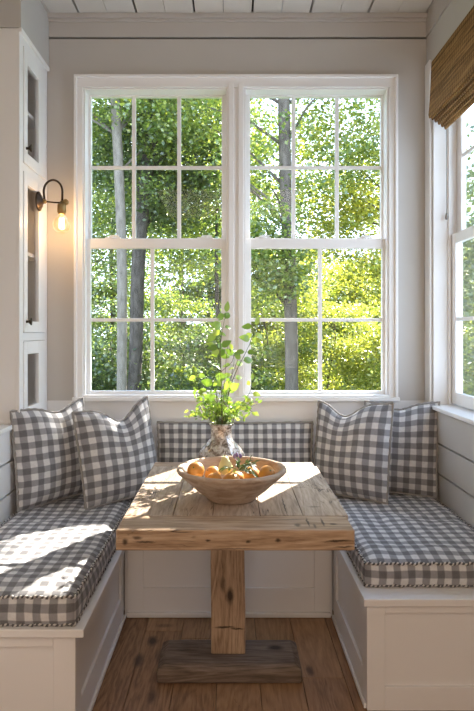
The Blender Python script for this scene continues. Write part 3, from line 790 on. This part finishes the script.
for si, (pp, dz, nl, L0) in enumerate(stems):
    pts = []
    for i, (a, b) in enumerate(pp):
        p = at(a, b, VY + dz*i/(len(pp)-1)*1.5); pts.append(p)
    pts[0] = Vector((VX+(pts[0].x-VX)*.3, VY, TZ+.05))
    # smooth resample
    res = []
    for i in range(len(pts)-1):
        p0 = pts[max(i-1,0)]; p1 = pts[i]; p2 = pts[i+1]; p3 = pts[min(i+2,len(pts)-1)]
        for q in range(6):
            t_ = q/6; res.append(.5*((2*p1)+(p2-p0)*t_+(2*p0-5*p1+4*p2-p3)*t_*t_+(3*p1-p0-3*p2+p3)*t_**3))
    res.append(pts[-1])
    st.tube(res, [.0022*(1-.65*i/len(res)) for i in range(len(res))], 6)
    zmin = TZ+.245
    cand = [i for i in range(2, len(res)) if res[i].z > zmin]
    for k in range(int(nl*.8)):
        i = cand[int(len(cand)*(k+.5)/(nl*.8)) % len(cand)]; p = res[i]; tg = (res[min(i+1,len(res)-1)]-res[i-1]).normalized()
        for sgn in ((-1, 1) if k % 3 else (random.choice((-1, 1)),)):
            side = Vector((sgn*random.uniform(.5,1), random.uniform(-.8,.5), random.uniform(-.5,.5))).normalized()
            dd = (tg*random.uniform(-.1,.5)+side*.9+rv()*.45).normalized()
            L = L0*random.uniform(.6,1.15)
            pb = p+dd*random.uniform(.006,.016)
            st.tube([p, pb], .0008, 5)
            leaf(lf, pb, dd, Vector((random.uniform(-.6,.6), random.uniform(-1.6,-.4), random.uniform(.2,1))), L, L*.74, .10, .45)
    leaf(lf, res[-1], (res[-1]-res[-2]), Vector((.2,-1,.3)), L0, L0*.5)
# fine light sprays low around the neck
for k in range(60):
    a = random.uniform(0, 2*PI); rr = random.uniform(.02,.15); h = random.uniform(.02,.19)
    b0 = Vector((VX,VY,TZ+.19)); e = Vector((VX+math.cos(a)*rr*1.1+.0, VY+math.sin(a)*rr*.8, TZ+.23+h*(1-.3*rr/.125)))
    mid = (b0+e)/2+Vector((0,0,.02)); mid.x = VX+(mid.x-VX)*.55; mid.y = VY+(mid.y-VY)*.55
    st.tube([b0, mid, e], [.0011,.0009,.0006], 5)
    for q in range(7):
        p = mid.lerp(e, q/6) + rv()*.010; leaf(lf, p, rv()+Vector((math.cos(a)*.6,math.sin(a)*.6,.3)), rv()+Vector((0,-.6,.8)), random.uniform(.014,.026), .014)
# bare brown twigs
for pts_ in ([(222,425),(221,380),(220,350),(222,332)], [(222,425),(232,375),(237,362),(241,352)], [(221,372),(232,362),(236,350)], [(222,425),(226,360),(228,345),(231,352)]):
    lt.tube([at(a, b, VY-.01) for a, b in pts_], .0011, 5)
st.build('stem', M['stemg'], root, smooth=True); lf.build('leaves', M['leaf_p'], root, smooth=True); lt.build('dry_twigs', M['twig'], root)

# ------------------------------------------------------------------ outdoors
SUN = Vector((.52,.85,.68)).normalized()     # towards the sun
g = MB(); P = []; UV = []
for i in range(40):
    row = []; ur = []
    for j in range(40):
        X = -30+60*i/39; Y = 3.6+46*j/39; Z = -.7+.9*max(0, (Y-14)/20)+.25*noise.noise(Vector((X*.2,Y*.2,0)))
        row.append((X,Y,Z)); ur.append((X,Y))
    P.append(row); UV.append(ur)
g.grid(P, UV)
m, nt, out = newmat('woodland floor'); n_ = noise_(nt, coord(nt), 2.5, 6, .7); rr = ramp(nt, [(.35,(.05,.08,.02)),(.65,(.20,.26,.07))], n_); prin(nt, out, rr.outputs[0], .95, spec=.05); M['ground'] = m
struct(g.build('ground', M['ground'], smooth=True))

def leaves_mesh(name, centers, size, mat, parent):
    n = len(centers)
    # gap cut through the leaves to let the sun reach the windows
    t_ = (centers[:,1]-3.45)/SUN.y; wx = centers[:,0]-SUN.x*t_; wz = centers[:,2]-SUN.z*t_
    gap = ((wx > -.30) & (wx < 1.05) & (wz > .95) & (wz < 2.05)) | ((wx > -.95) & (wx < .05) & (wz > 1.08) & (wz < 1.33))
    centers = centers[~(gap)]; n = len(centers)
    d = RNG.normal(size=(n,3)); d[:,2] *= .5; d /= np.linalg.norm(d, axis=1)[:,None]
    up = RNG.normal(size=(n,3))*.75+np.array([0,0,1.]); s = np.cross(d, up); s /= np.linalg.norm(s, axis=1)[:,None]
    nn = np.cross(s, d)
    L = size*RNG.uniform(.6,1.3,size=(n,1)); w = L*.36
    a = centers-d*L/2; b = centers+d*L/2
    l = centers-s*w-nn*L*.06-d*L*.06; r_ = centers+s*w-nn*L*.06-d*L*.06
    l2 = centers-s*w*.55+d*L*.26; r2 = centers+s*w*.55+d*L*.26
    V = np.stack([a,r_,r2,b,l2,l], axis=1).reshape(-1,3)-np.array(list(parent['_w']))
    me = bpy.data.meshes.new(name); me.vertices.add(n*6); me.vertices.foreach_set('co', V.astype(np.float32).ravel())
    idx = (np.arange(n)[:,None]*6+np.array([0,1,2,3, 0,3,4,5])).ravel()
    me.loops.add(n*8); me.loops.foreach_set('vertex_index', idx.astype(np.int32))
    me.polygons.add(n*2); me.polygons.foreach_set('loop_start', np.arange(0,n*8,4,dtype=np.int32))
    me.polygons.foreach_set('loop_total', np.full(n*2,4,dtype=np.int32))
    me.update(calc_edges=True); me.materials.append(mat)
    ob = bpy.data.objects.new(name, me); C.objects.link(ob); ob.parent = parent; return ob

def in_gap(p):
    t_ = (p.y-3.45)/SUN.y; return -.6 < p.x-SUN.x*t_ < 1.2 and .85 < p.z-SUN.z*t_ < 2.2

def crown(c, rad, n, clusters, spread):
    """leaf positions: sprays scattered through an ellipsoid"""
    q = RNG.normal(size=(clusters,3)); q /= np.linalg.norm(q, axis=1)[:,None]; q *= RNG.uniform(.1,1,size=(clusters,1))**.45
    cc = np.array(c)+q*np.array(rad)
    k = RNG.integers(0, clusters, n)
    off = RNG.normal(size=(n,3))*spread*np.array([1,1,.42])
    p = cc[k]+off; return p[p[:,1] > 4.6], cc

def tree(name, base, top, r0, crowns, mat, bk, label, cat='tree', group='trees outside the windows', size=.10, bends=.1, r1=None, branch=14, dens=2.1):
    if size < .2: size = size*.66
    root = empty(name, base, label, cat, group)
    b, t_ = Vector(base), Vector(top); pts = []
    ph = random.uniform(0,6)
    for i in range(15):
        q = i/14; p = b.lerp(t_, q); p += Vector((math.sin(q*5+ph), math.cos(q*4+ph), 0))*bends*math.sin(PI*q); pts.append(p)
    tb = MB(); r1 = r1 if r1 else r0*.45
    tb.tube(pts, [r0+(r1-r0)*i/14 for i in range(15)], 12)
    allp = []; ccs = []
    for (c, rad, n, cl, sp) in crowns:
        p, cc = crown(c, rad, int(n*dens), int(cl*1.3), sp); allp.append(p); ccs += list(cc)
    random.shuffle(ccs)
    for e in ccs[:branch]:
        e = Vector(e); 
        if e.y < 4.6: continue
        # leave the trunk below the spray
        zq = min(max((e.z-.5-b.z)/max(t_.z-b.z, .1), .15), .97); s0 = pts[int(zq*14)]
        md = (s0+e)/2+Vector((0,0,.12))
        if any(in_gap(s0.lerp(e, q/8)) for q in range(9)): continue
        tb.tube([s0, md, e], [r0*.28, r0*.16, r0*.05], 6)
    tb.build('trunk', bk, root, smooth=True)
    leaves_mesh('foliage', np.concatenate(allp), size, mat, root)
    return root
def gz(y): return -.75+.9*max(0, (y-14)/20)
def T(px, y, z): s = 600/y; return ((px-230)/s, y, z)
# three trunks seen clearly
tree('tree', T(123,9.6,-.8), T(112,9.6,7.5), .085, [(T(120,10,5.6),(1.6,1.2,2.0),7000,60,.28)], M['leaf_a'], M['bark_pale'], 'slim pale-barked tree at the far left of the left window', bends=.05, r1=.075, branch=8, dens=3.0)
tree('tree', T(128,10.6,-.8), T(164,10.6,7.0), .12, [(T(165,11,5.0),(1.5,1.0,1.8),7500,60,.28)], M['leaf_b'], M['bark_dark'], 'dark thick-trunked tree just right of the pale trunk', bends=.10, r1=.12, branch=8, dens=3.0)
tree('tree', T(291,9.2,-.8), T(285,9.2,8.0), .105, [((T(285,9.8,4.9)),(1.9,1.2,1.7),6500,60,.26), (T(262,9.0,2.6),(.55,.6,.9),2600,22,.2)], M['leaf_a'], M['bark_mid'], 'grey-trunked tree standing behind the right window', bends=.06, r1=.085, branch=14)
# mid canopy
tree('tree', T(226,12,-.7), T(214,12,7), .05, [(T(195,12.3,4.6),(1.9,1.0,2.2),14500,110,.32)], M['leaf_a'], M['bark_dark'], 'leafy green tree filling the upper right of the left window', branch=6)
tree('tree', T(60,12.5,-.7), T(70,12.5,7), .09, [(T(80,12.5,4.4),(2.0,1.0,3.0),10500,80,.32)], M['leaf_b'], M['bark_dark'], 'dense dark tree behind the pale trunk at the left', branch=8)
tree('tree', T(405,10.5,-.7), T(395,10.5,6), .08, [(T(385,10.5,3.2),(1.3,1.0,1.3),6500,55,.25),(T(355,10.0,4.6),(1.0,1.0,.8),1600,30,.22),(T(330,10.4,3.75),(.95,.8,.65),1500,30,.22)], M['leaf_c'], M['bark_mid'], 'bright yellow-green tree at the right edge of the right window', branch=14)
tree('tree', T(560,8.0,-.7), T(560,8.0,5), .08, [(T(530,8.0,2.2),(1.6,1.6,2.3),9000,70,.28)], M['leaf_a'], M['bark_mid'], 'green tree seen only through the right-hand side window', size=.11, branch=8)
tree('tree', (7.0,5.6,-.7), (7.0,5.6,5), .10, [((6.6,5.8,2.2),(1.8,2.2,2.6),9000,70,.3)], M['leaf_c'], M['bark_mid'], 'yellow-green tree far to the right outside the side window', size=.12, branch=6)
# unseen tall tree added towards the sun to block most of the glass
tt = 13.0; sc_ = Vector((.75,3.45,1.75))+SUN*tt
tree('tree', (sc_.x+2.2, sc_.y-.6, -.2), (sc_.x+2.0, sc_.y-.6, sc_.z+1.0), .22, [((sc_.x+.2,sc_.y,sc_.z),(3.0,2.6,2.6),26000,150,.42)], M['leaf_b'], M['bark_dark'], 'tall dense unseen tree added right of the house to block the sun', size=.21, branch=18, dens=1.0)
# understorey shrubs
shr = [(105,11.2,.7,1.1,1.0,5200,'leaf_b','low dark shrub at the bottom left of the left window'),
       (178,13.0,.9,1.5,1.5,7000,'leaf_a','rounded green shrub between the dark trunk and the vase'),
       (215,10.8,.55,.9,1.1,4200,'leaf_b','bluish green bush behind the top of the vase'),
       (262,12.4,.8,1.2,1.5,5200,'leaf_a','green bush left of the grey trunk in the right window'),
       (330,12.8,.9,1.6,1.7,8000,'leaf_c','wide yellow-green bush right of the grey trunk'),
       (395,11.8,.8,1.2,1.5,6000,'leaf_c','bright bush at the lower right corner of the right window'),
       (480,9.6,.5,1.4,1.5,6000,'leaf_a','green bush outside the side window')]
for px, y, zc, rx, rz, n_, mt, lab in shr:
    c = T(px, y, zc); tree('shrub', (c[0],c[1],-.75), (c[0]+.1,c[1],zc+rz*.4), .035, [(c,(rx,.8,rz),n_,50,.2)], M[mt], M['bark_mid'], lab, 'shrub', 'shrubs outside the windows', size=.10, branch=10)
# far woodland
far = [(40,20,3.6,5.4,'leaf_b','tall far tree at the left edge of the woodland'), (110,22,3.8,5.6,'leaf_a','far tree behind the pale and dark trunks'), (180,21,3.6,5.4,'leaf_a','far tree behind the middle of the left window'),
       (240,22,2.6,3.6,'leaf_b','far tree behind the mullion between the windows'), (300,21,1.9,2.5,'leaf_c','lower far tree behind the grey trunk'), (360,22,1.8,2.5,'leaf_c','lower far bright tree behind the right window'),
       (430,20,2.0,3.0,'leaf_c','far tree seen between the two right windows'), (520,18,2.4,4.0,'leaf_a','far tree seen through the side window')]
for px, y, zc, rz, mt, lab in far:
    c = T(px, y, zc); tree('tree', (c[0],y,gz(y)-.2), (c[0]+.2,y,zc+rz*.5), .13, [(c,(1.7,1.0,rz),9500,90,.40)], M[mt], M['bark_mid'], lab, 'tree', 'trees outside the windows', size=.19, branch=8)

# ------------------------------------------------------------------ light
sc = bpy.context.scene
w = bpy.data.worlds.new('sky'); sc.world = w; w.use_nodes = True; nt = w.node_tree; nt.nodes.clear()
out = nt.nodes.new('ShaderNodeOutputWorld'); bg = nt.nodes.new('ShaderNodeBackground')
tc = nt.nodes.new('ShaderNodeTexCoord'); sp = nt.nodes.new('ShaderNodeSeparateXYZ'); nt.links.new(tc.outputs['Generated'], sp.inputs[0])
rr = ramp(nt, [(0, (.68,.83,1)), (.35, (.66,.81,1)), (1, (.36,.58,1))], sp.outputs[2]); nt.links.new(rr.outputs[0], bg.inputs[0]); bg.inputs[1].default_value = 5.0
nt.links.new(bg.outputs[0], out.inputs[0])
sl = bpy.data.lights.new('sun', 'SUN'); sl.energy = 32; sl.angle = .0093; sl.color = (1,.93,.82)
so = bpy.data.objects.new('sun', sl); C.objects.link(so); so.rotation_euler = SUN.to_track_quat('Z','Y').to_euler(); so.location = (6,12,10)
def area(name, loc, tgt, sx, sy, e, col):
    l = bpy.data.lights.new(name, 'AREA'); l.shape = 'RECTANGLE'; l.size = sx; l.size_y = sy; l.energy = e; l.color = col
    o = bpy.data.objects.new(name, l); C.objects.link(o); o.location = loc
    o.rotation_euler = (Vector(loc)-Vector(tgt)).to_track_quat('Z','Y').to_euler(); return o
area('room_ceiling_fill', (0,-1.2,3.12), (0,-1.2,0), 1.8, 1.8, 30, (1,.79,.62))  # added warm overhead fill, not a fixture of the room
area('room_rear_fill', (0,-3.0,1.7), (0,3,1.2), 2.2, 1.8, 38, (1,.79,.63))  # added warm fill from behind the camera; the rear wall has no window

vs = sc.view_settings; sc.display_settings.display_device = 'sRGB'
vs.view_transform = 'Standard'; vs.look = 'None'; vs.exposure = 0; vs.gamma = 1; vs.use_curve_mapping = False
for o in bpy.data.objects:
    if '_w' in o: del o['_w']
